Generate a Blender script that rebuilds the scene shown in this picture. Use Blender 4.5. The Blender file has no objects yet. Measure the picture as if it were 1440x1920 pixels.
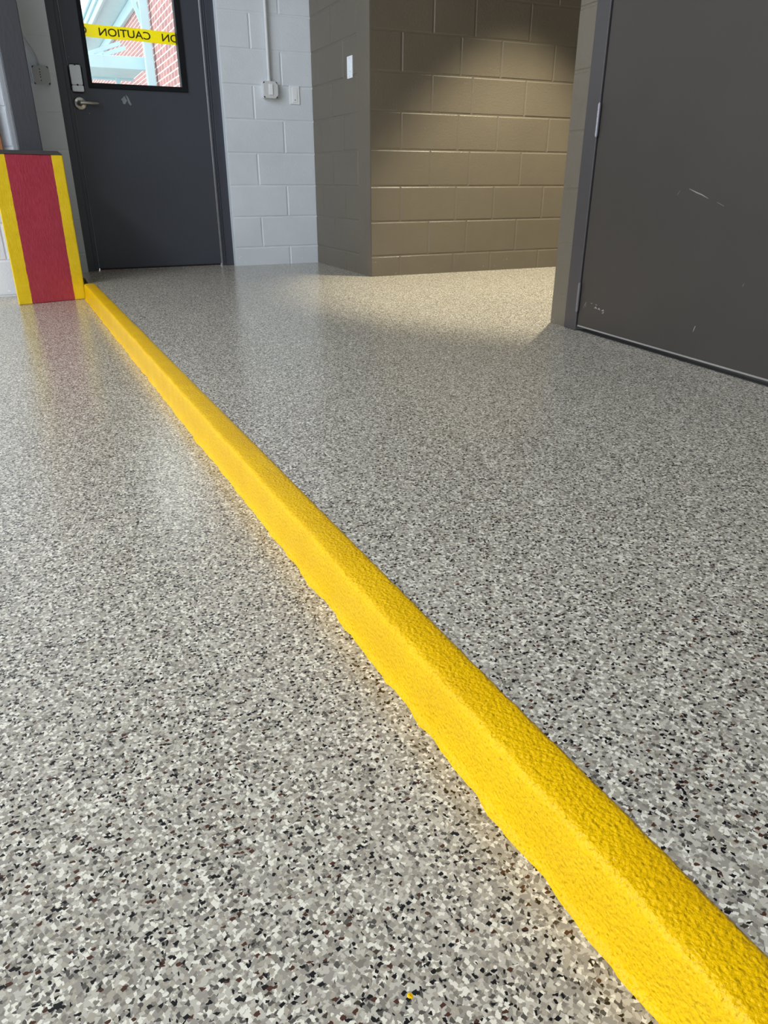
import bpy, bmesh, math, random
from mathutils import Vector, Matrix, noise
C = bpy.context.scene.collection
SC = bpy.context.scene
# World frame: X runs along the back walls (to the right), Y towards the back, Z up (m).
# Upper floor is z = 0, the lower bay floor z = STEP.
STEP = -0.085
COURSE = 0.2032
Z0 = 0.122

# ------------------------------------------------------------------ helpers
def tag(o, label=None, cat=None, group=None, kind=None):
    if label: o['label'] = label
    if cat: o['category'] = cat
    if group: o['group'] = group
    if kind: o['kind'] = kind
    return o

def empty(name, loc, label=None, cat=None, group=None, kind=None):
    o = bpy.data.objects.new(name, None)
    o.empty_display_size = 0.05
    o.location = loc
    C.objects.link(o)
    return tag(o, label, cat, group, kind)

def link(name, bm, mat, parent=None, smooth=False):
    bmesh.ops.recalc_face_normals(bm, faces=bm.faces)
    me = bpy.data.meshes.new(name)
    bm.to_mesh(me); bm.free()
    if mat: me.materials.append(mat)
    if smooth:
        for p in me.polygons: p.use_smooth = True
    o = bpy.data.objects.new(name, me)
    C.objects.link(o)
    if parent:
        o.parent = parent
        par = parent
        off = Vector((0, 0, 0))
        while par:
            off += par.location
            par = par.parent
        # geometry is written in world coordinates: shift it into the parent's frame
        me.transform(Matrix.Translation(-off))
    return o

def box(bm, x0, x1, y0, y1, z0, z1, bev=0.0, seg=2, M=None):
    r = bmesh.ops.create_cube(bm, size=1.0)
    vs = r['verts']
    for v in vs:
        v.co = Vector((x0 + (v.co.x + .5) * (x1 - x0), y0 + (v.co.y + .5) * (y1 - y0), z0 + (v.co.z + .5) * (z1 - z0)))
    if bev > 0:
        es = list({e for v in vs for e in v.link_edges})
        b = bmesh.ops.bevel(bm, geom=es, offset=bev, segments=seg, profile=.5, affect='EDGES')
        vs = list({v for v in b['verts']} | {v for v in vs if v.is_valid})
    if M is not None:
        allv = set()
        for v in vs:
            if v.is_valid:
                allv.add(v)
                for f in v.link_faces: allv.update(f.verts)
        for v in allv: v.co = M @ v.co
    return bm

def cyl(bm, p0, p1, r0, r1=None, seg=24, cap=True):
    p0 = Vector(p0); p1 = Vector(p1)
    if r1 is None: r1 = r0
    d = (p1 - p0); L = d.length; d.normalize()
    a = d.orthogonal().normalized(); b = d.cross(a)
    ring = []
    for p, r in ((p0, r0), (p1, r1)):
        ring.append([bm.verts.new(p + a * (r * math.cos(t)) + b * (r * math.sin(t))) for t in [2 * math.pi * i / seg for i in range(seg)]])
    for i in range(seg):
        bm.faces.new((ring[0][i], ring[0][(i + 1) % seg], ring[1][(i + 1) % seg], ring[1][i]))
    if cap:
        bm.faces.new(ring[0]); bm.faces.new(ring[1])
    return bm

def lathe(bm, c, axis, prof, seg=40):
    """prof: list of (radius, distance along axis)"""
    c = Vector(c); axis = Vector(axis).normalized()
    a = axis.orthogonal().normalized(); b = axis.cross(a)
    rings = []
    for r, t in prof:
        if r < 1e-6: rings.append([bm.verts.new(c + axis * t)])
        else: rings.append([bm.verts.new(c + axis * t + a * (r * math.cos(q)) + b * (r * math.sin(q))) for q in [2 * math.pi * i / seg for i in range(seg)]])
    for k in range(len(rings) - 1):
        A, B = rings[k], rings[k + 1]
        for i in range(seg):
            j = (i + 1) % seg
            if len(A) == 1 and len(B) == 1: continue
            if len(A) == 1: bm.faces.new((A[0], B[i], B[j]))
            elif len(B) == 1: bm.faces.new((A[i], A[j], B[0]))
            else: bm.faces.new((A[i], A[j], B[j], B[i]))
    return bm

def tube(bm, pts, r, seg=12):
    pts = [Vector(p) for p in pts]
    prev = None
    a = None
    for i, p in enumerate(pts):
        d = (pts[min(i + 1, len(pts) - 1)] - pts[max(i - 1, 0)]).normalized()
        a = d.orthogonal().normalized() if a is None else (a - d * a.dot(d)).normalized()
        b = d.cross(a)
        ring = [bm.verts.new(p + a * (r * math.cos(t)) + b * (r * math.sin(t))) for t in [2 * math.pi * k / seg for k in range(seg)]]
        if prev:
            for k in range(seg): bm.faces.new((prev[k], prev[(k + 1) % seg], ring[(k + 1) % seg], ring[k]))
        else: bm.faces.new(ring)
        prev = ring
    bm.faces.new(prev)
    return bm

def poly_prism(bm, pts2, M0, t0, t1, bev=0.0):
    """pts2: outline in a plane, M0(a, b, t) -> world; extruded from t0 to t1"""
    n = len(pts2)
    lo = [bm.verts.new(M0(a, b, t0)) for a, b in pts2]
    ca = sum(a for a, b in pts2) / n; cb = sum(b for a, b in pts2) / n
    if bev > 0:
        mid = [bm.verts.new(M0(a, b, t1 - bev if t1 > t0 else t1 + bev)) for a, b in pts2]
        def ins(a, b):
            d = math.hypot(a - ca, b - cb)
            k = max(0, 1 - bev / d)
            return ca + (a - ca) * k, cb + (b - cb) * k
        hi = [bm.verts.new(M0(*ins(a, b), t1)) for a, b in pts2]
        rings = [lo, mid, hi]
    else:
        hi = [bm.verts.new(M0(a, b, t1)) for a, b in pts2]
        rings = [lo, hi]
    for A, B in zip(rings[:-1], rings[1:]):
        for i in range(n): bm.faces.new((A[i], A[(i + 1) % n], B[(i + 1) % n], B[i]))
    bm.faces.new(lo); bm.faces.new(rings[-1])
    return bm

def rrect(a0, a1, b0, b1, r, seg=5):
    out = []
    for ca, cb, q0 in ((a1 - r, b1 - r, 0), (a0 + r, b1 - r, 90), (a0 + r, b0 + r, 180), (a1 - r, b0 + r, 270)):
        for i in range(seg + 1):
            q = math.radians(q0 + 90 * i / seg)
            out.append((ca + r * math.cos(q), cb + r * math.sin(q)))
    return out

# ------------------------------------------------------------------ materials
def srgb(r, g, b):
    f = lambda c: (c / 255 / 12.92) if c / 255 <= .04045 else ((c / 255 + .055) / 1.055) ** 2.4
    return (f(r), f(g), f(b), 1)

class NT:
    def __init__(s, name):
        s.m = bpy.data.materials.new(name); s.m.use_nodes = True
        s.t = s.m.node_tree; s.t.nodes.clear()
        s.out = s.n('ShaderNodeOutputMaterial')
    def n(s, typ, **kw):
        nd = s.t.nodes.new(typ)
        for k, v in kw.items():
            if k in nd.inputs.keys(): pass
            setattr(nd, k, v)
        return nd
    def l(s, a, b): s.t.links.new(a, b)
    def coord(s, scale=None):
        tc = s.n('ShaderNodeTexCoord'); o = tc.outputs['Object']
        if scale:
            mp = s.n('ShaderNodeMapping'); mp.inputs['Scale'].default_value = scale
            s.l(o, mp.inputs['Vector']); o = mp.outputs['Vector']
        return o
    def noise(s, vec, scale, detail=3, rough=.5, dims='3D'):
        nd = s.n('ShaderNodeTexNoise'); nd.noise_dimensions = dims
        nd.inputs['Scale'].default_value = scale; nd.inputs['Detail'].default_value = detail; nd.inputs['Roughness'].default_value = rough
        s.l(vec, nd.inputs['Vector']); return nd
    def ramp(s, fac, stops, interp='LINEAR'):
        nd = s.n('ShaderNodeValToRGB'); nd.color_ramp.interpolation = interp
        el = nd.color_ramp.elements
        while len(el) < len(stops): el.new(1.0)
        for e, (p, c) in zip(el, stops): e.position = p; e.color = c if len(c) == 4 else (*c, 1)
        s.l(fac, nd.inputs['Fac']); return nd.outputs['Color']
    def mix(s, fac, a, b, mode='MIX'):
        nd = s.n('ShaderNodeMix'); nd.data_type = 'RGBA'; nd.blend_type = mode
        for sock, v in ((nd.inputs[0], fac), (nd.inputs[6], a), (nd.inputs[7], b)):
            if hasattr(v, 'is_output') or isinstance(v, bpy.types.NodeSocket): s.l(v, sock)
            else: sock.default_value = v
        return nd.outputs[2]
    def math(s, op, a, b=0.0, clamp=False):
        nd = s.n('ShaderNodeMath'); nd.operation = op; nd.use_clamp = clamp
        for sock, v in ((nd.inputs[0], a), (nd.inputs[1], b)):
            if isinstance(v, bpy.types.NodeSocket): s.l(v, sock)
            else: sock.default_value = v
        return nd.outputs[0]
    def bump(s, h, strength, dist, nrm=None):
        nd = s.n('ShaderNodeBump'); nd.inputs['Strength'].default_value = strength; nd.inputs['Distance'].default_value = dist
        s.l(h, nd.inputs['Height'])
        if nrm: s.l(nrm, nd.inputs['Normal'])
        return nd.outputs['Normal']
    def bsdf(s, col, rough=.5, metal=0, spec=.5, nrm=None, coat=0, coat_rough=.1, trans=0):
        b = s.n('ShaderNodeBsdfPrincipled')
        for k, v in (('Base Color', col), ('Roughness', rough), ('Metallic', metal), ('Specular IOR Level', spec), ('Coat Weight', coat), ('Coat Roughness', coat_rough), ('Transmission Weight', trans)):
            if isinstance(v, bpy.types.NodeSocket): s.l(v, b.inputs[k])
            else: b.inputs[k].default_value = v
        if nrm: s.l(nrm, b.inputs['Normal'])
        s.l(b.outputs[0], s.out.inputs['Surface'])
        return b

def paint(name, col, rough=.5, var=.06, nscale=60, bump=.3, bdist=.0006, spec=.5, stretch=None):
    t = NT(name); v = t.coord(stretch)
    n1 = t.noise(v, 3.0, 4, .55); n2 = t.noise(v, nscale, 4, .6)
    dark = tuple(c * (1 - var) for c in col[:3]) + (1,); lite = tuple(min(1, c * (1 + var)) for c in col[:3]) + (1,)
    c = t.ramp(n1.outputs['Fac'], [(.3, dark), (.7, lite)])
    nrm = t.bump(n2.outputs['Fac'], bump, bdist)
    t.bsdf(c, rough, 0, spec, nrm)
    return t.m

def block_paint(name, col, rough=.45, spec=.5):
    """paint rolled over concrete block: pitted, slightly orange-peeled"""
    t = NT(name); v = t.coord()
    n1 = t.noise(v, 2.5, 5, .6); n2 = t.noise(v, 90, 5, .65); n3 = t.noise(v, 22, 4, .6)
    pits = t.ramp(n3.outputs['Fac'], [(.30, (0, 0, 0)), (.38, (1, 1, 1))])
    dark = tuple(c * .93 for c in col[:3]) + (1,); lite = tuple(min(1, c * 1.06) for c in col[:3]) + (1,)
    c = t.ramp(n1.outputs['Fac'], [(.3, dark), (.7, lite)])
    # worn, chipped strip along the floor
    g = t.n('ShaderNodeNewGeometry'); sep = t.n('ShaderNodeSeparateXYZ'); t.l(g.outputs['Position'], sep.inputs[0])
    low = t.math('LESS_THAN', sep.outputs['Z'], 0.1)
    n4 = t.noise(v, 26, 4, .6)
    sp = t.math('MULTIPLY', t.math('GREATER_THAN', n4.outputs['Fac'], .68), low)
    c = t.mix(sp, c, tuple(min(1, k * 1.45 + .02) for k in col[:3]) + (1,))
    nrm = t.bump(pits, .35, .0012)
    nrm = t.bump(n2.outputs['Fac'], .7, .0026, nrm)
    t.bsdf(c, rough, 0, spec, nrm)
    return t.m

def flake_floor():
    t = NT('flake_broadcast_floor')
    tc = t.n('ShaderNodeTexCoord'); vec = tc.outputs['Object']
    nz = t.noise(vec, 260, 1, .5)
    add = t.n('ShaderNodeVectorMath'); add.operation = 'MULTIPLY_ADD'
    t.l(nz.outputs['Color'], add.inputs[0]); add.inputs[1].default_value = (.0024, .0024, .0024); t.l(vec, add.inputs[2])
    wv = add.outputs[0]
    def vor(scale, off, feat='F1', stretch=(1, 1, 1), rot=0.0, metric='EUCLIDEAN'):
        mp = t.n('ShaderNodeMapping'); mp.inputs['Location'].default_value = (off, off * .7, 0); mp.inputs['Scale'].default_value = stretch; mp.inputs['Rotation'].default_value = (0, 0, rot)
        t.l(wv, mp.inputs['Vector'])
        vo = t.n('ShaderNodeTexVoronoi'); vo.voronoi_dimensions = '2D'; vo.feature = feat; vo.distance = metric
        vo.inputs['Scale'].default_value = scale; vo.inputs['Randomness'].default_value = 1
        t.l(mp.outputs[0], vo.inputs['Vector'])
        sx = t.n('ShaderNodeSeparateColor'); t.l(vo.outputs['Color'], sx.inputs[0])
        return vo, sx
    W = srgb(240, 234, 220); LG = srgb(200, 193, 181); MG = srgb(162, 155, 145); TG = srgb(138, 131, 121); DG = srgb(90, 86, 82); WG = srgb(180, 171, 155)
    BK = srgb(18, 19, 24); BR = srgb(80, 50, 38)
    stops = [(0, MG), (.16, LG), (.34, WG), (.48, TG), (.60, W), (.695, MG), (.80, LG), (.89, DG), (.955, W)]
    v1, s1 = vor(285, 0, stretch=(1, 1.15, 1), rot=.4, metric='MANHATTAN')
    base = t.ramp(s1.outputs[0], stops, 'CONSTANT')
    v2, s2 = vor(172, 3.1, stretch=(1.25, 1, 1), rot=1.1, metric='CHEBYCHEV')
    c2 = t.ramp(s2.outputs[0], stops, 'CONSTANT')
    m2 = t.math('MULTIPLY', t.math('GREATER_THAN', s2.outputs[1], .45), t.math('LESS_THAN', v2.outputs['Distance'], .46))
    col = t.mix(m2, base, c2)
    v3, s3 = vor(190, 7.7, stretch=(1, 1.4, 1), rot=2.0, metric='MANHATTAN')
    c3 = t.ramp(s3.outputs[0], [(0, BK), (.56, BR), (.9, srgb(70, 62, 52))], 'CONSTANT')
    m3 = t.math('MULTIPLY', t.math('GREATER_THAN', s3.outputs[1], .93), t.math('LESS_THAN', v3.outputs['Distance'], .72))
    col = t.mix(m3, col, c3)
    v5, s5 = vor(300, 1.7, stretch=(1.4, 1, 1), rot=.9)
    m5 = t.math('GREATER_THAN', s5.outputs[1], .965)
    col = t.mix(m5, col, BK)
    # broad uneven broadcast of the flakes
    big = t.noise(vec, 1.3, 3, .5)
    col = t.mix(1.0, col, t.ramp(big.outputs['Fac'], [(.3, (.83, .83, .82)), (.7, (.89, .89, .88))]), 'MULTIPLY')
    h = t.math('ADD', t.math('MULTIPLY', s2.outputs[2], .5), t.math('MULTIPLY', s1.outputs[2], .5))
    nrm = t.bump(h, .2, .0004)
    n2 = t.noise(vec, 130, 2, .5)
    nrm = t.bump(n2.outputs['Fac'], .3, .0008, nrm)
    t.bsdf(col, .21, 0, .5, nrm)
    return t.m

def yellow_epoxy():
    t = NT('yellow_epoxy'); v = t.coord((1, 1, 1))
    n1 = t.noise(v, 190, 3, .55); n2 = t.noise(v, 420, 2, .5); n3 = t.noise(v, 9, 4, .6)
    vo = t.n('ShaderNodeTexVoronoi'); vo.feature = 'SMOOTH_F1'; vo.inputs['Scale'].default_value = 230; t.l(v, vo.inputs['Vector'])
    c = t.ramp(n3.outputs['Fac'], [(.3, srgb(230, 177, 0)), (.7, srgb(238, 188, 0))])
    mot = t.noise(v, 330, 4, .7)
    c = t.mix(1.0, c, t.ramp(mot.outputs['Fac'], [(.30, (.62, .60, .5)), (.48, (1, 1, 1))]), 'MULTIPLY')
    nrm = t.bump(vo.outputs['Distance'], .8, .002)
    nrm = t.bump(n1.outputs['Fac'], .9, .0028, nrm)
    t.bsdf(c, .24, 0, .2, nrm)
    return t.m

def stripes_paint():
    """hand painted red field between two yellow bands; object x runs 0..1 of the face via local metres"""
    t = NT('red_and_yellow_hand_paint')
    tc = t.n('ShaderNodeTexCoord'); sep = t.n('ShaderNodeSeparateXYZ'); t.l(tc.outputs['Object'], sep.inputs[0])
    mp = t.n('ShaderNodeMapping'); mp.inputs['Scale'].default_value = (1, 1, .12); t.l(tc.outputs['Object'], mp.inputs['Vector'])
    wob = t.noise(tc.outputs['Object'], 14, 4, .7)
    x = t.math('ADD', sep.outputs['X'], t.math('MULTIPLY', t.math('SUBTRACT', wob.outputs['Fac'], .5), .010))
    x = t.math('SUBTRACT', x, t.math('MULTIPLY', sep.outputs['Z'], .006))
    brush = t.noise(mp.outputs[0], 210, 4, .65)
    red = t.ramp(brush.outputs['Fac'], [(.35, srgb(160, 42, 62)), (.7, srgb(186, 70, 88))])
    n3 = t.noise(tc.outputs['Object'], 25, 5, .7)
    yel = t.ramp(n3.outputs['Fac'], [(.29, srgb(120, 96, 20)), (.31, srgb(236, 198, 20)), (.6, srgb(246, 210, 36)), (.74, srgb(247, 214, 60)), (.78, srgb(250, 236, 170))])
    inside = t.math('MULTIPLY', t.math('GREATER_THAN', x, .074), t.math('LESS_THAN', x, .314))
    c = t.mix(inside, yel, red)
    low = t.noise(tc.outputs['Object'], 160, 3, .6)
    nrm = t.bump(brush.outputs['Fac'], .6, .002)
    nrm = t.bump(low.outputs['Fac'], .4, .001, nrm)
    t.bsdf(c, .38, 0, .5, nrm)
    return t.m

def brick(name, c1, c2, mortar, rot):
    t = NT(name)
    tc = t.n('ShaderNodeTexCoord'); mp = t.n('ShaderNodeMapping'); mp.inputs['Rotation'].default_value = rot
    t.l(tc.outputs['Object'], mp.inputs['Vector'])
    b = t.n('ShaderNodeTexBrick'); t.l(mp.outputs[0], b.inputs['Vector'])
    b.inputs['Scale'].default_value = 1; b.inputs['Brick Width'].default_value = .215; b.inputs['Row Height'].default_value = .0813
    b.inputs['Mortar Size'].default_value = .0075; b.inputs['Mortar Smooth'].default_value = .1
    b.inputs['Color1'].default_value = c1; b.inputs['Color2'].default_value = c2; b.inputs['Mortar'].default_value = mortar
    t.bsdf(b.outputs['Color'], .9, 0, .2, t.bump(b.outputs['Fac'], -.5, .006))
    return t.m

def metal(name, col, rough=.3, stretch=None, metal_=1.0):
    t = NT(name); v = t.coord(stretch or (1, 1, 1)); n1 = t.noise(v, 200, 3, .6)
    t.bsdf(t.ramp(n1.outputs['Fac'], [(.3, tuple(c * .85 for c in col[:3])), (.7, col)]), rough, metal_, .5, t.bump(n1.outputs['Fac'], .15, .0003))
    return t.m

def glass_mat():
    t = NT('clear_window_glass')
    tr = t.n('ShaderNodeBsdfTransparent'); tr.inputs[0].default_value = (.94, .97, .96, 1)
    gl = t.n('ShaderNodeBsdfGlossy'); gl.inputs['Roughness'].default_value = .02
    fr = t.n('ShaderNodeFresnel'); fr.inputs['IOR'].default_value = 1.45
    mx = t.n('ShaderNodeMixShader'); t.l(fr.outputs[0], mx.inputs[0]); t.l(tr.outputs[0], mx.inputs[1]); t.l(gl.outputs[0], mx.inputs[2])
    t.l(mx.outputs[0], t.out.inputs['Surface'])
    return t.m

def translucent(name, col, k=.5, rough=.4):
    t = NT(name)
    b = t.n('ShaderNodeBsdfPrincipled'); b.inputs['Base Color'].default_value = col; b.inputs['Roughness'].default_value = rough
    n1 = t.noise(t.coord(), 30, 2); t.l(t.bump(n1.outputs['Fac'], .2, .002), b.inputs['Normal'])
    tl = t.n('ShaderNodeBsdfTranslucent'); tl.inputs[0].default_value = col
    mx = t.n('ShaderNodeMixShader'); mx.inputs[0].default_value = k
    t.l(b.outputs[0], mx.inputs[1]); t.l(tl.outputs[0], mx.inputs[2]); t.l(mx.outputs[0], t.out.inputs['Surface'])
    return t.m

M = {}
M['floor'] = flake_floor()
M['white'] = block_paint('white_block_paint', srgb(214, 219, 226), .45)
M['tan'] = block_paint('brown_block_paint', srgb(97, 89, 77), .42)
M['yellow'] = yellow_epoxy()
M['guard'] = stripes_paint()
M['cap'] = paint('dark_guard_top_paint', srgb(62, 58, 58), .5, .1, 80, .4)
M['door'] = paint('charcoal_door_paint', srgb(66, 69, 78), .36, .04, 300, .15, .0003)
M['frame'] = paint('charcoal_frame_paint', srgb(63, 65, 74), .33, .04, 200, .15, .0003)
M['column'] = paint('charcoal_column_paint', srgb(54, 54, 59), .5, .08, 40, .6, .002, stretch=(1, 1, .4))
M['rdoor'] = paint('brown_grey_door_paint', srgb(60, 55, 51), .42, .05, 300, .15, .0003, .35)
M['rframe'] = paint('brown_grey_frame_paint', srgb(62, 58, 59), .42, .05, 200, .15, .0003)
M['ceiling'] = paint('ceiling_paint', srgb(205, 205, 203), .8)
M['black'] = paint('black_rubber', srgb(18, 18, 20), .6)
M['gasket'] = paint('black_glazing_bead', srgb(22, 23, 28), .6, .05, spec=.2)
M['steel'] = metal('brushed_steel', srgb(200, 198, 192), .28)
M['film'] = metal('satin_silver_cover', srgb(235, 240, 248), .35, None, 0.0)
M['alu'] = metal('aluminium_strip', srgb(190, 192, 200), .35)
M['plastic'] = paint('white_plastic', srgb(236, 238, 242), .3, .02, 200, .05)
M['boxpaint'] = paint('painted_box_cover', srgb(205, 206, 208), .4, .03, 120, .2)
M['boxgrey'] = paint('grey_painted_box_cover', srgb(176, 180, 184), .45, .05, 120, .3)
M['brownwood'] = paint('brown_stained_wood', srgb(150, 96, 58), .5, .15, 60, .4, .001, stretch=(1, 1, .1))
M['glass'] = glass_mat()
M['tape'] = translucent('yellow_barrier_tape', srgb(252, 240, 22), .65)
M['ink'] = paint('black_tape_print', srgb(60, 54, 12), .4, .02)
M['scrap'] = translucent('clear_tape_residue', srgb(150, 160, 170), .2, .25)
M['brick'] = brick('red_brick_side', srgb(208, 150, 146), srgb(176, 130, 130), srgb(252, 246, 244), (0, math.radians(0), 0))
M['trimblue'] = paint('pale_blue_painted_timber', srgb(196, 228, 236), .6, .04, 20, .2)
M['ground'] = paint('pale_concrete', srgb(190, 188, 182), .8)
M['stripgrey'] = paint('grey_strip_paint', srgb(140, 142, 146), .5)
M['dullsteel'] = metal('dull_hinge_steel', srgb(150, 148, 156), .5, None, .7)
M['hingepaint'] = paint('worn_hinge_paint', srgb(104, 99, 102), .45)
M['screwdark'] = metal('tarnished_screw', srgb(90, 88, 86), .45)
M['scuff'] = paint('pale_scuff', srgb(136, 132, 128), .6, .1)

# ------------------------------------------------------------------ block walls
def block_face(bm, P, s0, s1, z0, z1, even, odd, seed=1, core=.19, depth=.003, jw=.004):
    """P(s, z, d): point on the wall, d outwards. Rows follow COURSE from Z0; 'even'/'odd' are the head joints of the even and odd rows."""
    rnd = random.Random(seed)
    rows = []
    k = -1
    while True:
        a = Z0 + (k) * COURSE; b = a + COURSE
        if a > z1: break
        if b > z0: rows.append((k, max(a, z0), min(b, z1)))
        k += 1
    for k, a, b in rows:
        js = [j for j in (even if k % 2 == 0 else odd) if s0 + .02 < j < s1 - .02]
        xs = [s0] + sorted(js) + [s1]
        for x0, x1 in zip(xs[:-1], xs[1:]):
            w = .0045; g = jw
            dd = [rnd.uniform(-.0009, .0006) for _ in range(4)]
            def inner(m):
                lj = m if x0 > s0 + 1e-6 else .0035; rj = m if x1 < s1 - 1e-6 else .0035
                bj = m if a > z0 + 1e-6 else 0; tj = m if b < z1 - 1e-6 else 0
                return [(x0 + lj, a + bj), (x1 - rj, a + bj), (x1 - rj, b - tj), (x0 + lj, b - tj)]
            O = [(x0, a), (x1, a), (x1, b), (x0, b)]
            I0 = inner(g); I1 = inner(g + w)
            ro = [bm.verts.new(P(s, z, -depth)) for s, z in O]
            rm = [bm.verts.new(P(s, z, -depth * .9)) for s, z in I0]
            ri = [bm.verts.new(P(s, z, dd[i])) for i, (s, z) in enumerate(I1)]
            for A, B in ((ro, rm), (rm, ri)):
                for i in range(4): bm.faces.new((A[i], A[(i + 1) % 4], B[(i + 1) % 4], B[i]))
            bm.faces.new(ri)
    if core:
        c = [[bm.verts.new(P(s, z, d)) for s, z in ((s0, z0), (s1, z0), (s1, z1), (s0, z1))] for d in (-depth - .0005, -core)]
        bm.faces.new(c[0]); bm.faces.new(c[1])
        for i in range(4): bm.faces.new((c[0][i], c[0][(i + 1) % 4], c[1][(i + 1) % 4], c[1][i]))
    return bm

def fix_link(name, bm, mat, label, cat='wall'):
    o = link(name, bm, mat)
    return tag(o, label, cat, kind='structure')

def seq(start, lo, hi, step=.4064):
    n = math.floor((lo - start) / step)
    return [start + i * step for i in range(n, n + int((hi - lo) / step) + 3)]

YW = 5.39
H_MAIN = 3.6
# white back wall, right of the door
bm = bmesh.new()
block_face(bm, lambda s, z, d: (s, YW - d, z), 1.325, 1.954, 0, H_MAIN, [1.533], [1.735], 3)
fix_link('wall_back', bm, M['white'], 'white painted block wall between the charcoal door and the dark corner')
# same wall left of the door (behind the column), and above the door
bm = bmesh.new()
block_face(bm, lambda s, z, d: (s, YW - d, z), .012, .322, STEP, H_MAIN, [.11], [], 4)
fix_link('wall_back', bm, M['white'], 'shaded white block wall strip left of the charcoal door, behind the dark column')
bm = bmesh.new()
block_face(bm, lambda s, z, d: (s, YW - d, z), .322, 1.325, 2.2, H_MAIN, seq(.55, .4, 1.3), seq(.75, .4, 1.3), 5)
fix_link('wall_back', bm, M['white'], 'white block wall above the charcoal door')
# brown side wall, facing left
bm = bmesh.new()
block_face(bm, lambda s, z, d: (1.95 - d, s, z), 4.402, YW, 0, H_MAIN, [4.592, 5.015], [4.808, 5.235], 6, core=.05)
fix_link('wall_side', bm, M['tan'], 'narrow grey-brown block wall between the white wall and the corridor corner')
# brown corridor wall
bm = bmesh.new()
ev = [2.358, 2.641, 3.035, 3.44, 3.85, 4.25, 4.65]; od = [2.154, 2.551, 2.839, 3.236, 3.64, 4.05, 4.45]
block_face(bm, lambda s, z, d: (s, 4.40 - d, z), 1.95, 5.0, 0, 2.75, ev, od, 7, core=.19)
fix_link('wall_corridor', bm, M['tan'], 'brown painted block wall of the corridor lit by a warm scallop of lamp light')
# ---- right wall with its own slightly skewed line: s runs towards the viewer
P0 = Vector((1.998, 2.587)); dS = (Vector((1.926, 1.424)) - P0).normalized(); nS = Vector((dS.y, -dS.x))
if nS.x > 0: nS = -nS
def PR(s, z, d):
    p = P0 + dS * s + nS * d
    return Vector((p.x, p.y, z))
SF0, SF1, SD1 = .117, .200, 1.42      # frame start, door edge, far door edge
bm = bmesh.new()
block_face(bm, PR, 0, SF0, 0, H_MAIN, [], [], 8, core=.09)
block_face(bm, PR, SD1 + .09, 6.2, 0, H_MAIN, seq(1.6, 1.5, 6), seq(1.8, 1.5, 6), 9, core=.09)
block_face(bm, PR, SF0, SD1 + .09, 2.22, H_MAIN, seq(.3, .2, 1.4), seq(.5, .2, 1.4), 10, core=.09)
fix_link('wall_right', bm, M['tan'], 'brown painted block pier and wall around the big grey door')
bm = bmesh.new(); box(bm, 2.012, 5.0, 2.40, 2.584, 0, 2.75)
fix_link('wall_corridor', bm, M['tan'], 'corridor wall running back behind the big grey door')
bm = bmesh.new(); box(bm, 4.9, 5.0, 2.584, 4.397, 0, 2.75)
fix_link('wall_end', bm, M['tan'], 'end wall of the brown corridor')
# left bay end wall (nearer the viewer)
bm = bmesh.new()
block_face(bm, lambda s, z, d: (s, 5.08 - d, z), -5.2, .010, STEP, H_MAIN, seq(-.140, -5, 0), seq(-.340, -5, 0), 11, core=.25)
fix_link('wall_left', bm, M['white'], 'bright white block wall at the left edge behind the striped guard')
# shell behind and to the left of the viewer
bm = bmesh.new(); box(bm, -5.35, 2.2, -3.7, -3.5, STEP, H_MAIN)
fix_link('wall_rear', bm, M['white'], 'plain white wall behind the viewer')
bm = bmesh.new(); box(bm, -5.35, -5.2, 3.9, 5.33, STEP, H_MAIN); box(bm, -5.35, -5.2, -3.5, -2.6, STEP, H_MAIN); box(bm, -5.35, -5.2, -2.6, 3.9, 3.1, H_MAIN)
fix_link('wall_bay', bm, M['white'], 'bay wall around the open overhead door to daylight')
bm = bmesh.new(); box(bm, -5.35, 2.2, -3.7, 5.6, H_MAIN, H_MAIN + .1)
fix_link('ceiling', bm, M['ceiling'], 'pale bay ceiling', 'ceiling')
bm = bmesh.new(); box(bm, 1.9, 5.0, 2.4, 4.6, 2.75, 2.85); box(bm, 1.96, 2.05, 2.6, 4.40, 2.75, H_MAIN)
fix_link('ceiling', bm, M['ceiling'], 'low corridor ceiling with lintel', 'ceiling')

# ------------------------------------------------------------------ floors
def curb_x(y): return .3765 - .0275 * y
W_TOP = .060
bm = bmesh.new()
vs = [bm.verts.new(p) for p in ((-5.35, -3.6, STEP), (curb_x(-3.6) + .02, -3.6, STEP), (curb_x(4.76) + .02, 4.76, STEP), (.30, 4.76, STEP), (.30, 5.12, STEP), (-5.35, 5.12, STEP))]
bm.faces.new(vs)
lo = bmesh.ops.extrude_face_region(bm, geom=bm.faces[:])
for v in lo['geom']:
    if isinstance(v, bmesh.types.BMVert): v.co.z -= .1
fix_link('floor', bm, M['floor'], 'lower garage bay floor of grey flake epoxy, left of the yellow curb', 'floor')
bm = bmesh.new()
c0, c1 = curb_x(-3.6) + W_TOP - .012, curb_x(4.76) + W_TOP - .012
pts = [(c0, -3.6), (5.0, -3.6), (5.0, 5.6), (.012, 5.6), (.012, 5.1), (.275, 5.09), (.275, 4.77), (c1, 4.76)]
vs = [bm.verts.new((x, y, 0)) for x, y in pts]
bm.faces.new(vs)
lo = bmesh.ops.extrude_face_region(bm, geom=bm.faces[:])
for v in lo['geom']:
    if isinstance(v, bmesh.types.BMVert): v.co.z -= .12
fix_link('floor', bm, M['floor'], 'raised floor of grey flake epoxy, right of the yellow curb', 'floor')

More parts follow.
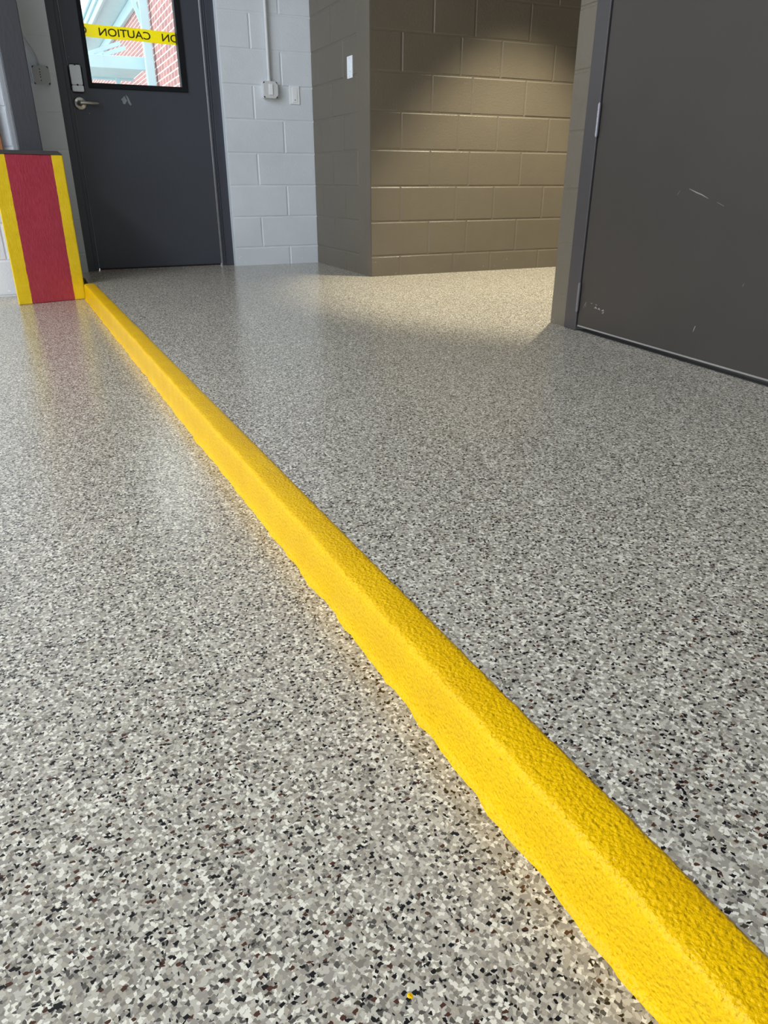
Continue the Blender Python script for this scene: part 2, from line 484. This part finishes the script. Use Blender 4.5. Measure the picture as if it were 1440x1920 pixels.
# ------------------------------------------------------------------ yellow curb
def curb():
    bm = bmesh.new()
    y0, y1 = -1.2, 4.765
    ys = []
    y = y0
    while y < y1:
        ys.append(y); y += .010 if -.1 < y < 2.2 else .02
    ys.append(y1)
    rings = []
    N = lambda y, s, k: noise.noise(Vector((y * s, k * 7.3, k)))
    for y in ys:
        x = curb_x(y)
        foot = .0045 * N(y, 14, 1) + .0030 * N(y, 55, 2) + .0012 * N(y, 160, 3)
        rid = .0022 * N(y, 5, 4) + .0012 * N(y, 24, 5) + .0008 * N(y, 90, 8)
        hz = .0016 * N(y, 6, 6) + .0009 * N(y, 40, 9)
        rt = .0025 * N(y, 4, 7) + .0014 * N(y, 40, 10)
        prof = [(-.0075 + foot, STEP - .004), (-.0070 + foot, STEP + .0015), (-.0030 + foot * .4, STEP + .005), (-.0010 + foot * .2, STEP + .011), (.0 + rid * .3, STEP + .03), (.0 + rid * .6, STEP + .055),
                (.001 + rid, -.0065 + hz), (.0028 + rid, -.0018 + hz), (.0062 + rid, .0012 + hz), (.0115 + rid, .0026 + hz), (.03, .0032 + hz), (W_TOP - .012 + rt, .0030), (W_TOP - .004 + rt, .0024), (W_TOP + rt, .0008), (W_TOP + .0012 + rt, -.003)]
        rings.append([bm.verts.new((x + a, y, z)) for a, z in prof])
    for A, B in zip(rings[:-1], rings[1:]):
        for i in range(len(A) - 1): bm.faces.new((A[i], A[i + 1], B[i + 1], B[i]))
        bm.faces.new((A[-1], A[0], B[0], B[-1]))
    bm.faces.new(rings[0]); bm.faces.new(rings[-1])
    o = link('painted_curb', bm, M['yellow'], smooth=True)
    return tag(o, 'long glossy yellow painted curb dividing the two speckled floors', 'curb')
curb()
for i, (x, y, lab) in enumerate(((.185, .344, 'tiny yellow paint drop on the lower floor nearest the viewer'), (.350, .643, 'tiny yellow paint drop on the lower floor close beside the curb'))):
    bm = bmesh.new(); rnd = random.Random(i)
    ring = [bm.verts.new((x + (.0022 + rnd.uniform(-.0008, .0008)) * math.cos(q), y + (.003 + rnd.uniform(-.001, .001)) * math.sin(q), STEP)) for q in [k * math.pi / 5 for k in range(10)]]
    top = bm.verts.new((x, y, STEP + .0009))
    for k in range(10): bm.faces.new((ring[k], ring[(k + 1) % 10], top))
    bm.faces.new(ring)
    tag(link('paint_drop', bm, M['yellow']), lab, 'paint')

# ------------------------------------------------------------------ striped guard at the door jamb
GA = Vector((-.118, 4.675)); GB = Vector((.249, 4.775)); gd = (GB - GA); GL = gd.length; gd.normalize(); gn = Vector((-gd.y, gd.x))
def guard():
    root = empty('guard_post', (GA.x, GA.y, STEP), 'red concrete guard block with yellow edge bands, left of the charcoal door', 'post')
    root.rotation_euler = (0, 0, math.atan2(gd.y, gd.x))
    zt = .688 - STEP
    ang = math.atan2(gd.y, gd.x); sa, ca = math.sin(ang), math.cos(ang)   # sides run straight back although the face is skewed
    bm = bmesh.new()
    box(bm, 0, GL, 0, .30, 0, zt, .006, 3)
    bmesh.ops.subdivide_edges(bm, edges=[e for e in bm.edges if e.calc_length() > .1], cuts=14, use_grid_fill=True)
    for v in bm.verts:
        n = noise.noise(v.co * 9); m = noise.noise(v.co * 34)
        v.co.y += .0022 * n; v.co.x += .002 * n + .0009 * m
        v.co.x += v.co.y * sa; v.co.y *= ca
    me = bpy.data.meshes.new('painted_body'); bmesh.ops.recalc_face_normals(bm, faces=bm.faces); bm.to_mesh(me); bm.free()
    me.materials.append(M['guard'])
    o = bpy.data.objects.new('painted_body', me); C.objects.link(o); o.parent = root
    o['label'] = 'red front face with a yellow band along each side'
    bm = bmesh.new()
    # chamfered dark cap
    sh = lambda p: (p[0] + p[1] * sa, p[1] * ca, p[2])
    a = [bm.verts.new(sh(p)) for p in ((-.001, -.002, zt), (GL - .001, -.002, zt), (GL - .001, .3, zt), (-.001, .3, zt))]
    b = [bm.verts.new(sh(p)) for p in ((.010, .010, zt + .019), (GL - .022, .010, zt + .019), (GL - .022, .29, zt + .019), (.010, .29, zt + .019))]
    for i in range(4): bm.faces.new((a[i], a[(i + 1) % 4], b[(i + 1) % 4], b[i]))
    bm.faces.new(a); bm.faces.new(b)
    me = bpy.data.meshes.new('cap'); bmesh.ops.recalc_face_normals(bm, faces=bm.faces); bm.to_mesh(me); bm.free(); me.materials.append(M['cap'])
    o = bpy.data.objects.new('cap', me); C.objects.link(o); o.parent = root; o['label'] = 'dark bevelled top'
guard()

# dark steel column standing behind the guard (bears on the floor)
bm = bmesh.new()
box(bm, .036, .160, 4.95 + .04, 5.05 + .03, STEP, H_MAIN, .004, 2)
col = tag(link('steel_column', bm, M['column']), 'tall charcoal painted steel column rising behind the striped guard', 'column')
bm = bmesh.new()
box(bm, .0105, .034, 5.035, 5.33, STEP, H_MAIN, .002, 1)
tag(link('jamb_strip', bm, M['stripgrey']), 'narrow grey vertical strip along the left edge of the charcoal column', 'trim')
bm = bmesh.new()
box(bm, -.16, -.044, 5.045, 5.075, .46, 2.2, .003, 2)
tag(link('wooden_board', bm, M['brownwood']), 'brown wooden board fixed on the white wall at the far left', 'board')

# ------------------------------------------------------------------ charcoal entry door in the back wall
def add_door1():
    r = empty('door_1', (.8225, 5.5, 0), 'charcoal steel entry door with a window showing the brick building', 'door', kind='structure')
    X0, X1 = .402, 1.243
    WX0, WX1, WZ0, WZ1 = .506, 1.122, 1.087, 1.98
    Yf, Yb = 5.50, 5.545
    # frame: left jamb, right jamb, head, all with a double rabbet
    bm = bmesh.new()
    for (a, b, c, d) in ((.30, .374, 5.46, 5.60), (.374, .396, 5.478, 5.60)):
        box(bm, a, b, c, d, 0, 2.2, .002, 1)
    for (a, b, c, d) in ((1.272, 1.36, 5.455, 5.60), (1.262, 1.272, 5.470, 5.60), (1.250, 1.262, 5.484, 5.60)):
        box(bm, a, b, c, d, 0, 2.2, .002, 1)
    box(bm, .30, 1.36, 5.462, 5.60, 2.13, 2.24, .002, 1)
    link('door_frame', bm, M['frame'], r)
    # bright weather strip
    bm = bmesh.new(); box(bm, 1.2465, 1.2515, 5.488, 5.502, .004, 2.13, .0008, 1)
    o = link('weather_strip', bm, M['alu'], r); o['label'] = 'bright strip along the right jamb'
    bm = bmesh.new(); box(bm, .3965, .4000, 5.490, 5.504, .004, 2.13, .0008, 1)
    o = link('weather_strip', bm, M['rframe'], r); o['label'] = 'dull strip along the left jamb'
    # leaf with a window cut-out
    bm = bmesh.new()
    box(bm, X0, WX0 + .012, Yf, Yb, .012, 2.12); box(bm, WX1 - .012, X1, Yf, Yb, .012, 2.12)
    box(bm, WX0 + .012, WX1 - .012, Yf, Yb, .012, WZ0 + .012); box(bm, WX0 + .012, WX1 - .012, Yf, Yb, WZ1 - .012, 2.12)
    lf = link('door_panel', bm, M['door'], r)
    bm = bmesh.new(); box(bm, X0 + .005, X1 - .005, Yf + .004, Yb - .004, .0015, .012)
    link('door_sweep', bm, M['black'], r)
    # window frame moulding
    bm = bmesh.new()
    def ring(o, i, y0, y1, bev):
        (a0, a1, c0, c1), (b0, b1, d0, d1) = o, i
        box(bm, a0, b0, y0, y1, c0, c1, bev, 2); box(bm, b1, a1, y0, y1, c0, c1, bev, 2)
        box(bm, b0 - .001, b1 + .001, y0, y1, c0, d0, bev, 2); box(bm, b0 - .001, b1 + .001, y0, y1, d1, c1, bev, 2)
    G = (.531, 1.085, 1.1165, 1.955)
    ring((WX0, WX1, WZ0, WZ1), (G[0], G[1], G[2], G[3]), Yf - .010, Yb + .010, .003)
    wf = link('window_frame', bm, M['gasket'], r)
    bm = bmesh.new(); box(bm, G[0] - .004, G[1] + .004, 5.520, 5.526, G[2] - .004, G[3] + .004)
    link('glass', bm, M['glass'], wf)
    for sx, sz in ((.62, 1.100), (.82, 1.100), (1.02, 1.100)):
        bm = bmesh.new(); lathe(bm, (sx, Yf - .010, sz), (0, -1, 0), [(.004, 0), (.0035, .001), (0, .0014)], 12)
        link('screw', bm, M['gasket'], wf)
    # lever handle
    bm = bmesh.new()
    c = (.440, Yf, 1.000)
    lathe(bm, c, (0, -1, 0), [(.0385, 0), (.0385, .004), (.036, .008), (.030, .011), (.018, .0125), (.0135, .016), (.0125, .030), (.0125, .048), (0, .050)])
    ro = link('rosette', bm, M['steel'], r, smooth=True)
    bm = bmesh.new()
    tube(bm, [(.436, 5.458, 1.000), (.445, 5.456, 1.000), (.456, 5.455, 1.0005), (.475, 5.455, 1.0005), (.548, 5.455, 1.0005)], .0095, 20)
    link('lever', bm, M['steel'], ro, smooth=True)
    # lock cover above the lever
    bm = bmesh.new()
    PM = lambda a, b, t: Vector((a, Yf - t, b))
    poly_prism(bm, rrect(.400, .482, 1.056, 1.214, .022), PM, 0, .004, .001)
    lk = link('lock_cover', bm, M['gasket'], r); lk['label'] = 'dark backing plate of the lock'
    bm = bmesh.new()
    poly_prism(bm, rrect(.407, .473, 1.098, 1.207, .008), PM, .004, .024, .004)
    o = link('cover_plate', bm, M['film'], lk); o['label'] = 'bright silver upper cover'
    bm = bmesh.new()
    poly_prism(bm, rrect(.407, .475, 1.062, 1.0965, .007), PM, .004, .027, .004)
    o = link('battery_cap', bm, M['film'], lk); o['label'] = 'bright silver lower cap'
    bm = bmesh.new(); lathe(bm, (.441, Yf - .024, 1.0985), (0, -1, 0), [(.0058, 0), (.0055, .0036), (.003, .004), (0, .002)], 16)
    link('lock_hole', bm, M['black'], lk)
    bm = bmesh.new(); box(bm, .436, .446, Yf - .027, Yf - .02, 1.2025, 1.2085, .001, 1)
    link('cover_notch', bm, M['black'], lk)
    for x, z, rr in ((.415, 1.248, .0022), (.487, .946, .003)):
        bm = bmesh.new(); lathe(bm, (x, Yf, z), (0, -1, 0), [(rr, 0), (rr * .6, .0008), (0, .001)], 12)
        o = link('scuff_mark', bm, M['scuff'], r)
add_door1()
# residue of clear tape on the door
bm = bmesh.new()
for pts in (((.690, 1.030), (.715, 1.052), (.720, 1.045), (.699, 1.024)), ((.697, 1.024), (.716, 1.044), (.728, 1.026), (.712, 1.005), (.700, 1.008)), ((.722, 1.060), (.736, 1.046), (.752, 1.004), (.744, .999), (.734, 1.012))):
    vs = [bm.verts.new((x, 5.4995 - (0.004 if i == 0 else .0005) - .001 * (i % 2), z)) for i, (x, z) in enumerate(pts)]
    f = bm.faces.new(vs)
r = bmesh.ops.extrude_face_region(bm, geom=bm.faces[:])
for v in r['geom']:
    if isinstance(v, bmesh.types.BMVert): v.co.y += .0004
tag(link('tape_scrap', bm, M['scrap']), 'small crumpled scrap of clear tape on the charcoal door below its window', 'tape')

# caution tape strung outside the glass, read from behind
def tape():
    root = empty('caution_tape', (.82, 5.562, 1.40), 'yellow barrier tape with reversed black lettering across the door window', 'tape')
    bm = bmesh.new()
    n = 60; rows = []
    def zc(x): return 1.4045 - .0105 * (x - .54) / .56 + .0012 * math.sin(x * 17)
    def yy(x, s): return 5.562 + .0015 * math.sin(x * 23 + s * 2)
    for i in range(n + 1):
        x = .44 + (1.20 - .44) * i / n
        rows.append([bm.verts.new((x, yy(x, s), zc(x) + s * .0345)) for s in (-1, -.33, .33, 1)])
    for A, B in zip(rows[:-1], rows[1:]):
        for k in range(3): bm.faces.new((A[k], A[k + 1], B[k + 1], B[k]))
    e = bmesh.ops.extrude_face_region(bm, geom=bm.faces[:])
    for v in e['geom']:
        if isinstance(v, bmesh.types.BMVert): v.co.y += .0003
    link('tape_band', bm, M['tape'], root)
    cu = bpy.data.curves.new('lettering', 'FONT'); cu.body = 'CAUTION'; cu.size = 1; cu.extrude = .02; cu.offset = .012
    tmp = bpy.data.objects.new('tmp_text', cu); C.objects.link(tmp)
    bpy.context.view_layer.update()
    me0 = bpy.data.meshes.new_from_object(tmp.evaluated_get(bpy.context.evaluated_depsgraph_get()))
    bpy.data.objects.remove(tmp)
    xs = [v.co.x for v in me0.vertices]; ys = [v.co.y for v in me0.vertices]
    w, hgt = max(xs) - min(xs), max(ys) - min(ys)
    for xr in (.931, 1.313, .549):         # x of the C's outer edge
        me = me0.copy()
        for v in me.vertices:
            x = xr - (v.co.x - min(xs)) / w * .311
            z = (v.co.y - min(ys)) / hgt * .0425 - .02125 + zc(x)
            v.co = Vector((x, yy(x, 0) - .0009 + v.co.z * .02, z)) - root.location
        # keep only what lies on the tape's visible run
        bm = bmesh.new(); bm.from_mesh(me)
        bm.normal_update()
        bmesh.ops.delete(bm, geom=[f for f in bm.faces if f.calc_center_median().x + root.location.x > 1.20 or f.calc_center_median().x + root.location.x < .44], context='FACES')
        bm.to_mesh(me); bm.free()
        me.materials.append(M['ink'])
        o = bpy.data.objects.new('lettering', me); C.objects.link(o); o.parent = root
        o['label'] = 'black word CAUTION seen mirrored'
tape()

# ------------------------------------------------------------------ electrical bits on the walls
def octagon(a0, a1, b0, b1, c):
    return [(a0 + c, b0), (a1 - c, b0), (a1, b0 + c), (a1, b1 - c), (a1 - c, b1), (a0 + c, b1), (a0, b1 - c), (a0, b0 + c)]
def wall_box(root, x0, x1, z0, z1, mat, depth):
    PM = lambda a, b, t: Vector((a, YW - t, b))
    bm = bmesh.new(); poly_prism(bm, rrect(x0, x1, z0, z1, .012), PM, -.002, depth - .010, .002)
    link('box_body', bm, mat, root)
    bm = bmesh.new(); poly_prism(bm, octagon(x0 + .001, x1 - .001, z0 + .001, z1 - .001, .019), PM, depth - .006, depth, .0012)
    cv = link('cover_plate', bm, mat, root)
    for cx, cz in ((x0 + .009, z1 - .009), (x1 - .009, z1 - .009), (x0 + .009, z0 + .009), (x1 - .009, z0 + .009)):
        bm = bmesh.new(); lathe(bm, (cx, YW - depth + .010, cz), (0, -1, 0), [(.0058, 0), (.0056, .003), (.0025, .004), (0, .004)], 14)
        link('screw', bm, M['screwdark'], root, smooth=False)
    return cv
r = empty('light_switch', (1.65, YW, 1.10), 'square surface box with a white rocker switch on the white wall below the conduit', 'switch')
wall_box(r, 1.5925, 1.695, 1.062, 1.163, M['boxpaint'], .042)
bm = bmesh.new(); PM = lambda a, b, t: Vector((a, YW - t, b))
poly_prism(bm, rrect(1.630, 1.656, 1.083, 1.146, .002), PM, .042, .047, .001)
rk = link('rocker_switch', bm, M['plastic'], r); rk['label'] = 'bright white rocker'
bm = bmesh.new()
cyl(bm, (1.6425, YW - .018, 1.163), (1.6425, YW - .018, 3.55), .0105, seg=20)
tag(link('conduit', bm, M['boxpaint']), 'thin white painted vertical conduit pipe above the switch box', 'pipe')
bm = bmesh.new()
cyl(bm, (1.6425, YW - .018, 1.160), (1.6425, YW - .018, 1.176), .0135, seg=20)
link('pipe_connector', bm, M['boxpaint'], r)
r = empty('sensor_plate', (1.82, YW, 1.09), 'white rectangular wall plate with a small dark button, right of the switch box', 'wall plate')
bm = bmesh.new(); poly_prism(bm, rrect(1.786, 1.856, 1.036, 1.147, .003), PM, 0, .006, .002)
link('plate', bm, M['plastic'], r)
bm = bmesh.new(); poly_prism(bm, rrect(1.804, 1.838, 1.046, 1.137, .002), PM, .006, .0085, .001)
ins = link('insert', bm, M['plastic'], r)
bm = bmesh.new(); lathe(bm, (1.823, YW - .0085, 1.062), (0, -1, 0), [(.0035, 0), (.003, .001), (0, .0012)], 14)
o = link('button', bm, M['black'], ins); o['label'] = 'small dark round button'
# plate on the brown side wall
r = empty('metal_switch_plate', (1.95, 4.694, 1.186), 'shiny steel plate on the grey-brown side wall', 'wall plate')
bm = bmesh.new(); PS = lambda a, b, t: Vector((1.95 - t, a, b)); poly_prism(bm, rrect(4.655, 4.733, 1.127, 1.243, .002), PS, 0, .006, .0015)
link('plate', bm, M['film'], r)
bm = bmesh.new(); poly_prism(bm, rrect(4.674, 4.692, 1.160, 1.205, .002), PS, .006, .010, .001)
link('toggle', bm, M['film'], r)
for z in (1.137, 1.233):
    bm = bmesh.new(); lathe(bm, (1.944, 4.694, z), (-1, 0, 0), [(.003, 0), (.0026, .001), (0, .0012)], 10)
    link('screw', bm, M['steel'], r)
# junction box left of the door
r = empty('junction_box', (.24, YW, 1.125), 'grey square junction box with a blank cover between the column and the charcoal door', 'junction box')
wall_box(r, .187, .283, 1.077, 1.178, M['boxgrey'], .040)
for i, z in enumerate((1.158, 1.143, 1.1305, 1.118, 1.100)):
    bm = bmesh.new(); PM = lambda a, b, t: Vector((a, YW - t, b))
    poly_prism(bm, rrect(.2285, .2335, z - .0035, z + .0035, .001), PM, .040, .0406)
    link('stamped_mark', bm, M['rdoor'], r)
bm = bmesh.new()
pts = [(.166, 1.50), (.160, 1.42), (.162, 1.365), (.172, 1.325), (.190, 1.290), (.207, 1.262), (.220, 1.232), (.227, 1.205), (.229, 1.178)]
tube(bm, [(x, YW - .009, z) for x, z in pts], .0065, 12)
tag(link('cable', bm, M['boxgrey'], smooth=True), 'thin painted cable curving from behind the column down to the junction box', 'cable')

# ------------------------------------------------------------------ big grey door on the right
def add_door2():
    base = PR(.8, 0, 0)
    r = empty('door_2', base, 'big plain brown-grey steel door at the right with scuffs near its foot', 'door', kind='structure')
    def bx(s0, s1, z0, z1, d0, d1, bev=0, seg=2):
        Mx = Matrix(((dS.x, nS.x, 0, P0.x), (dS.y, nS.y, 0, P0.y), (0, 0, 1, 0), (0, 0, 0, 1)))
        bm = bmesh.new(); box(bm, s0, s1, d0, d1, z0, z1, bev, seg, Mx); return bm
    def join(*bms):
        out = bmesh.new()
        for b in bms:
            me = bpy.data.meshes.new('t'); b.to_mesh(me); b.free(); out.from_mesh(me); bpy.data.meshes.remove(me)
        return out
    link('door_frame', join(bx(SF0, SF1 - .0015, 0, 2.2, -.10, .010, .003), bx(SD1, SD1 + .09, 0, 2.2, -.10, .010, .003), bx(SF0, SD1 + .09, 2.14, 2.24, -.10, .012, .003)), M['rframe'], r)
    link('door_panel', bx(SF1 + .003, SD1 - .003, .021, 2.135, -.045, .004, .0012, 1), M['rdoor'], r)
    o = link('door_sweep', bx(SF1 + .006, SD1 - .006, .018, .0235, -.040, .007, .001, 1), M['scuff'], r); o['label'] = 'thin scraped metal edge'
    link('threshold', bx(SF1, SD1, -.003, .004, -.10, -.004, .001, 1), M['black'], r)
    for z0, z1, mt in ((.710, .816, 'dullsteel'), (.078, .186, 'hingepaint')):
        bm = bmesh.new()
        c = lambda z: PR(SF1 + .001, z, .0125)
        n = 5; h = (z1 - z0) / n
        for i in range(n): cyl(bm, c(z0 + i * h + .0006), c(z0 + (i + 1) * h - .0006), .0058, seg=16)
        cyl(bm, c(z0 - .003), c(z1 + .003), .0036, seg=12)
        hg = link('hinge', bm, M[mt], r)
        if mt == 'dullsteel': hg['label'] = 'bare bright upper hinge'
        bm2 = bx(SF1 - .006, SF1 + .006, z0, z1, .0085, .0125, .0005, 1)
        link('hinge_leaf', bm2, M[mt], hg)
    # scuffs: thin raised smears of lifted paint
    def smear(pts, w, seed):
        bm = bmesh.new(); rnd = random.Random(seed); A = []
        for i, (s, z) in enumerate(pts):
            k = 2.3 * w * (.3 if i in (0, len(pts) - 1) else rnd.uniform(.6, 1.2))
            A.append((bm.verts.new(PR(s, z + k, .0044)), bm.verts.new(PR(s, z - k, .0044))))
        for (a, b), (c, d) in zip(A[:-1], A[1:]): bm.faces.new((a, b, d, c))
        e = bmesh.ops.extrude_face_region(bm, geom=bm.faces[:])
        for v in e['geom']:
            if isinstance(v, bmesh.types.BMVert): v.co -= Vector((nS.x, nS.y, 0)) * .0003
        link('scuff_mark', bm, M['scuff'], r)
    smear([(.232, .093), (.238, .108), (.244, .118)], .0012, 1); smear([(.246, .122), (.244, .108), (.246, .100)], .0014, 2)
    smear([(.276, .119), (.286, .119)], .0014, 3); smear([(.306, .119), (.316, .117)], .0014, 4)
    smear([(.302, .104), (.309, .108), (.318, .104)], .0016, 5); smear([(.324, .104), (.332, .106), (.338, .102)], .0014, 6); smear([(.348, .101), (.360, .104), (.362, .096), (.352, .092)], .0018, 7)
    smear([(.662, .518), (.672, .531)], .0009, 8); smear([(.712, .537), (.745, .527), (.772, .520), (.80, .510)], .0008, 9); smear([(.84, .500), (.87, .490)], .0006, 10)
    smear([(.835, .107), (.838, .116), (.842, .125)], .003, 11); smear([(1.0, .27), (1.004, .278)], .0016, 12)
add_door2()

# ------------------------------------------------------------------ outdoors, seen through the door window
def outdoors():
    bm = bmesh.new(); box(bm, -30, 30, 5.75, 60, -.30, -.15)
    tag(link('ground', bm, M['ground']), 'pale outdoor paving beyond the charcoal door', 'ground', kind='structure')
    b = empty('brick_building', (2.0, 12, -.15), 'red brick building with pale blue eaves seen through the door window', 'building')
    def bw(x0, x1, y0, y1, z0, z1):
        # object coordinates: brick courses must lie on the local XY plane, so the slab is modelled lying down
        me_bm = bmesh.new(); box(me_bm, x0, x1, y0, y1, z0, z1); return me_bm
    # walls modelled with their own frame so that the brick pattern runs along the face
    def brickwall(name, start, length, height, along_y, thick=.3, label=None):
        bm = bmesh.new(); box(bm, 0, length, 0, height, 0, thick)
        me = bpy.data.meshes.new(name); bm.to_mesh(me); bm.free(); me.materials.append(M['brick'])
        o = bpy.data.objects.new(name, me); C.objects.link(o); o.parent = b
        if along_y:   # local x -> world y, local y -> world z, local z -> world x
            R = Matrix(((0, 0, 1), (1, 0, 0), (0, 1, 0)))
        else:         # local x -> world x, local y -> z, local z -> -y
            R = Matrix(((1, 0, 0), (0, 0, -1), (0, 1, 0)))
        o.matrix_local = Matrix.Translation(Vector(start) - b.location) @ R.to_4x4()
        if label: o['label'] = label
    brickwall('brick_wall', (2.0, 7.5, -.15), 4.38, 6.5, True, .28, 'nearer brick wall running away on the right')
    brickwall('brick_wall', (2.95, 11.9, -.15), 20, 4.35, True, .3, 'farther brick wall under the eave')
    brickwall('brick_wall', (-2, 24.0, -.15), 4.9, 3.0, False, .3, 'distant brick wall below the canopy beam')
    bm = bmesh.new()
    A = [(2.95, 4.12), (2.46, 4.22), (2.46, 4.30), (2.95, 4.30)]
    lo = [bm.verts.new((x, 12.3, z)) for x, z in A]; hi = [bm.verts.new((x, 32, z)) for x, z in A]
    for i in range(4): bm.faces.new((lo[i], lo[(i + 1) % 4], hi[(i + 1) % 4], hi[i]))
    bm.faces.new(lo); bm.faces.new(hi)
    link('soffit', bm, M['trimblue'], b)
    bm = bmesh.new(); box(bm, 2.39, 2.455, 12.3, 32, 4.16, 4.40, .008, 1); box(bm, 2.34, 2.388, 12.3, 32, 4.31, 4.52, .006, 1); box(bm, 2.28, 2.338, 12.3, 32, 4.44, 4.62, .02, 2)
    link('fascia', bm, M['trimblue'], b)
    bm = bmesh.new(); box(bm, 2.86, 2.948, 12.3, 32, 3.90, 4.12, .008, 1)
    link('frieze_board', bm, M['trimblue'], b)
    bm = bmesh.new(); tube(bm, [(1.975, 9.9, -.1), (1.975, 9.9, 1.80), (1.985, 9.92, 1.86)], .022, 12)
    link('drain_pipe', bm, M['rdoor'], b)
    c = empty('entrance_canopy', (1.5, 12.6, -.15), 'pale blue timber canopy with post and braces in front of the brick building', 'canopy')
    bm = bmesh.new(); box(bm, 1.10, 1.90, 12.0, 12.1, 1.96, 2.115, .006, 1); box(bm, 1.10, 1.18, 12.1, 13.4, 1.96, 2.115, .006, 1); box(bm, 1.18, 1.90, 13.3, 13.4, 1.96, 2.115, .006, 1)
    link('beam', bm, M['trimblue'], c)
    bm = bmesh.new(); box(bm, 1.18, 1.90, 12.1, 13.3, 1.99, 2.04)
    link('canopy_ceiling', bm, M['trimblue'], c)
    bm = bmesh.new(); box(bm, 1.862, 1.972, 11.72, 11.83, -.15, 3.4, .006, 1)
    link('post', bm, M['trimblue'], c)
    bm = bmesh.new(); box(bm, 1.60, 1.66, 13.0, 13.06, -.15, 1.96, .006, 1)
    link('post', bm, M['trimblue'], c)
    for a, d in (((1.90, 11.8, 2.42), (1.78, 11.8, 2.78)), ((1.16, 12.05, 2.12), (1.60, 12.05, 2.27)), ((1.36, 12.05, 2.12), (1.66, 12.05, 2.22))):
        bm = bmesh.new(); a = Vector(a); d = Vector(d); dd = (d - a).normalized(); n = Vector((-dd.z, 0, dd.x)) * .024
        vs = []
        for y in (-.02, .02):
            for p, s in ((a, -1), (d, -1), (d, 1), (a, 1)): vs.append(bm.verts.new(p + n * s + Vector((0, y, 0))))
        for f in ((0, 1, 2, 3), (4, 5, 6, 7), (0, 1, 5, 4), (1, 2, 6, 5), (2, 3, 7, 6), (3, 0, 4, 7)): bm.faces.new([vs[i] for i in f])
        link('brace', bm, M['trimblue'], c)
outdoors()

# ------------------------------------------------------------------ light
def area(name, loc, rot, sx, sy, power, col):
    L = bpy.data.lights.new(name, 'AREA'); L.shape = 'RECTANGLE'; L.size = sx; L.size_y = sy; L.energy = power; L.color = col
    o = bpy.data.objects.new(name, L); C.objects.link(o); o.location = loc; o.rotation_euler = rot
    return o
# daylight entering through the open overhead door on the left
area('daylight_bay_door', (-5.15, .65, 1.55), (0, math.radians(-90), 0), 2.9, 6.2, 95, (.80, .91, 1.0))
# added unseen overhead fill, lifts the curb top against its left face
area('bay_overhead_fill', (-2.6, 1.6, 3.5), (0, math.radians(-20), 0), .6, 4.2, 190, (.86, .93, 1.0))
# recessed corridor downlight
S = bpy.data.lights.new('corridor_downlight', 'SPOT'); S.energy = 570; S.color = (1.0, .92, .68); S.spot_size = math.radians(75); S.spot_blend = .45; S.shadow_soft_size = .035
so = bpy.data.objects.new('corridor_downlight', S); C.objects.link(so); so.location = (2.95, 3.50, 2.62)
w = bpy.data.worlds.new('sky'); SC.world = w; w.use_nodes = True
nt = w.node_tree; nt.nodes.clear()
o = nt.nodes.new('ShaderNodeOutputWorld'); bg = nt.nodes.new('ShaderNodeBackground'); bg.inputs[0].default_value = (.90, .96, 1, 1); bg.inputs[1].default_value = 2.8
nt.links.new(bg.outputs[0], o.inputs[0])

# ------------------------------------------------------------------ camera
th = math.radians(24.9); p = math.radians(24.79); rl = math.radians(.066)
def uv(v): return Vector((v[0] * math.cos(th) + v[1] * math.sin(th), -v[0] * math.sin(th) + v[1] * math.cos(th), v[2]))
fw = Vector((0, math.cos(p), -math.sin(p))); up = Vector((0, math.sin(p), math.cos(p))); rt = Vector((1, 0, 0))
r2 = rt * math.cos(rl) + up * math.sin(rl); u2 = -rt * math.sin(rl) + up * math.cos(rl)
X, Y, Z = uv(r2), uv(u2), -uv(fw)
cam = bpy.data.cameras.new('camera'); co = bpy.data.objects.new('camera', cam); C.objects.link(co)
cam.sensor_fit = 'VERTICAL'; cam.sensor_height = 24; cam.lens = 1343.9 / 1920 * 24; cam.clip_start = .01
co.matrix_world = Matrix(((X.x, Y.x, Z.x, 0), (X.y, Y.y, Z.y, 0), (X.z, Y.z, Z.z, .5587), (0, 0, 0, 1)))
SC.camera = co
SC.view_settings.view_transform = 'Standard'; SC.view_settings.look = 'None'; SC.view_settings.gamma = 1; SC.view_settings.exposure = 0; SC.view_settings.use_curve_mapping = False
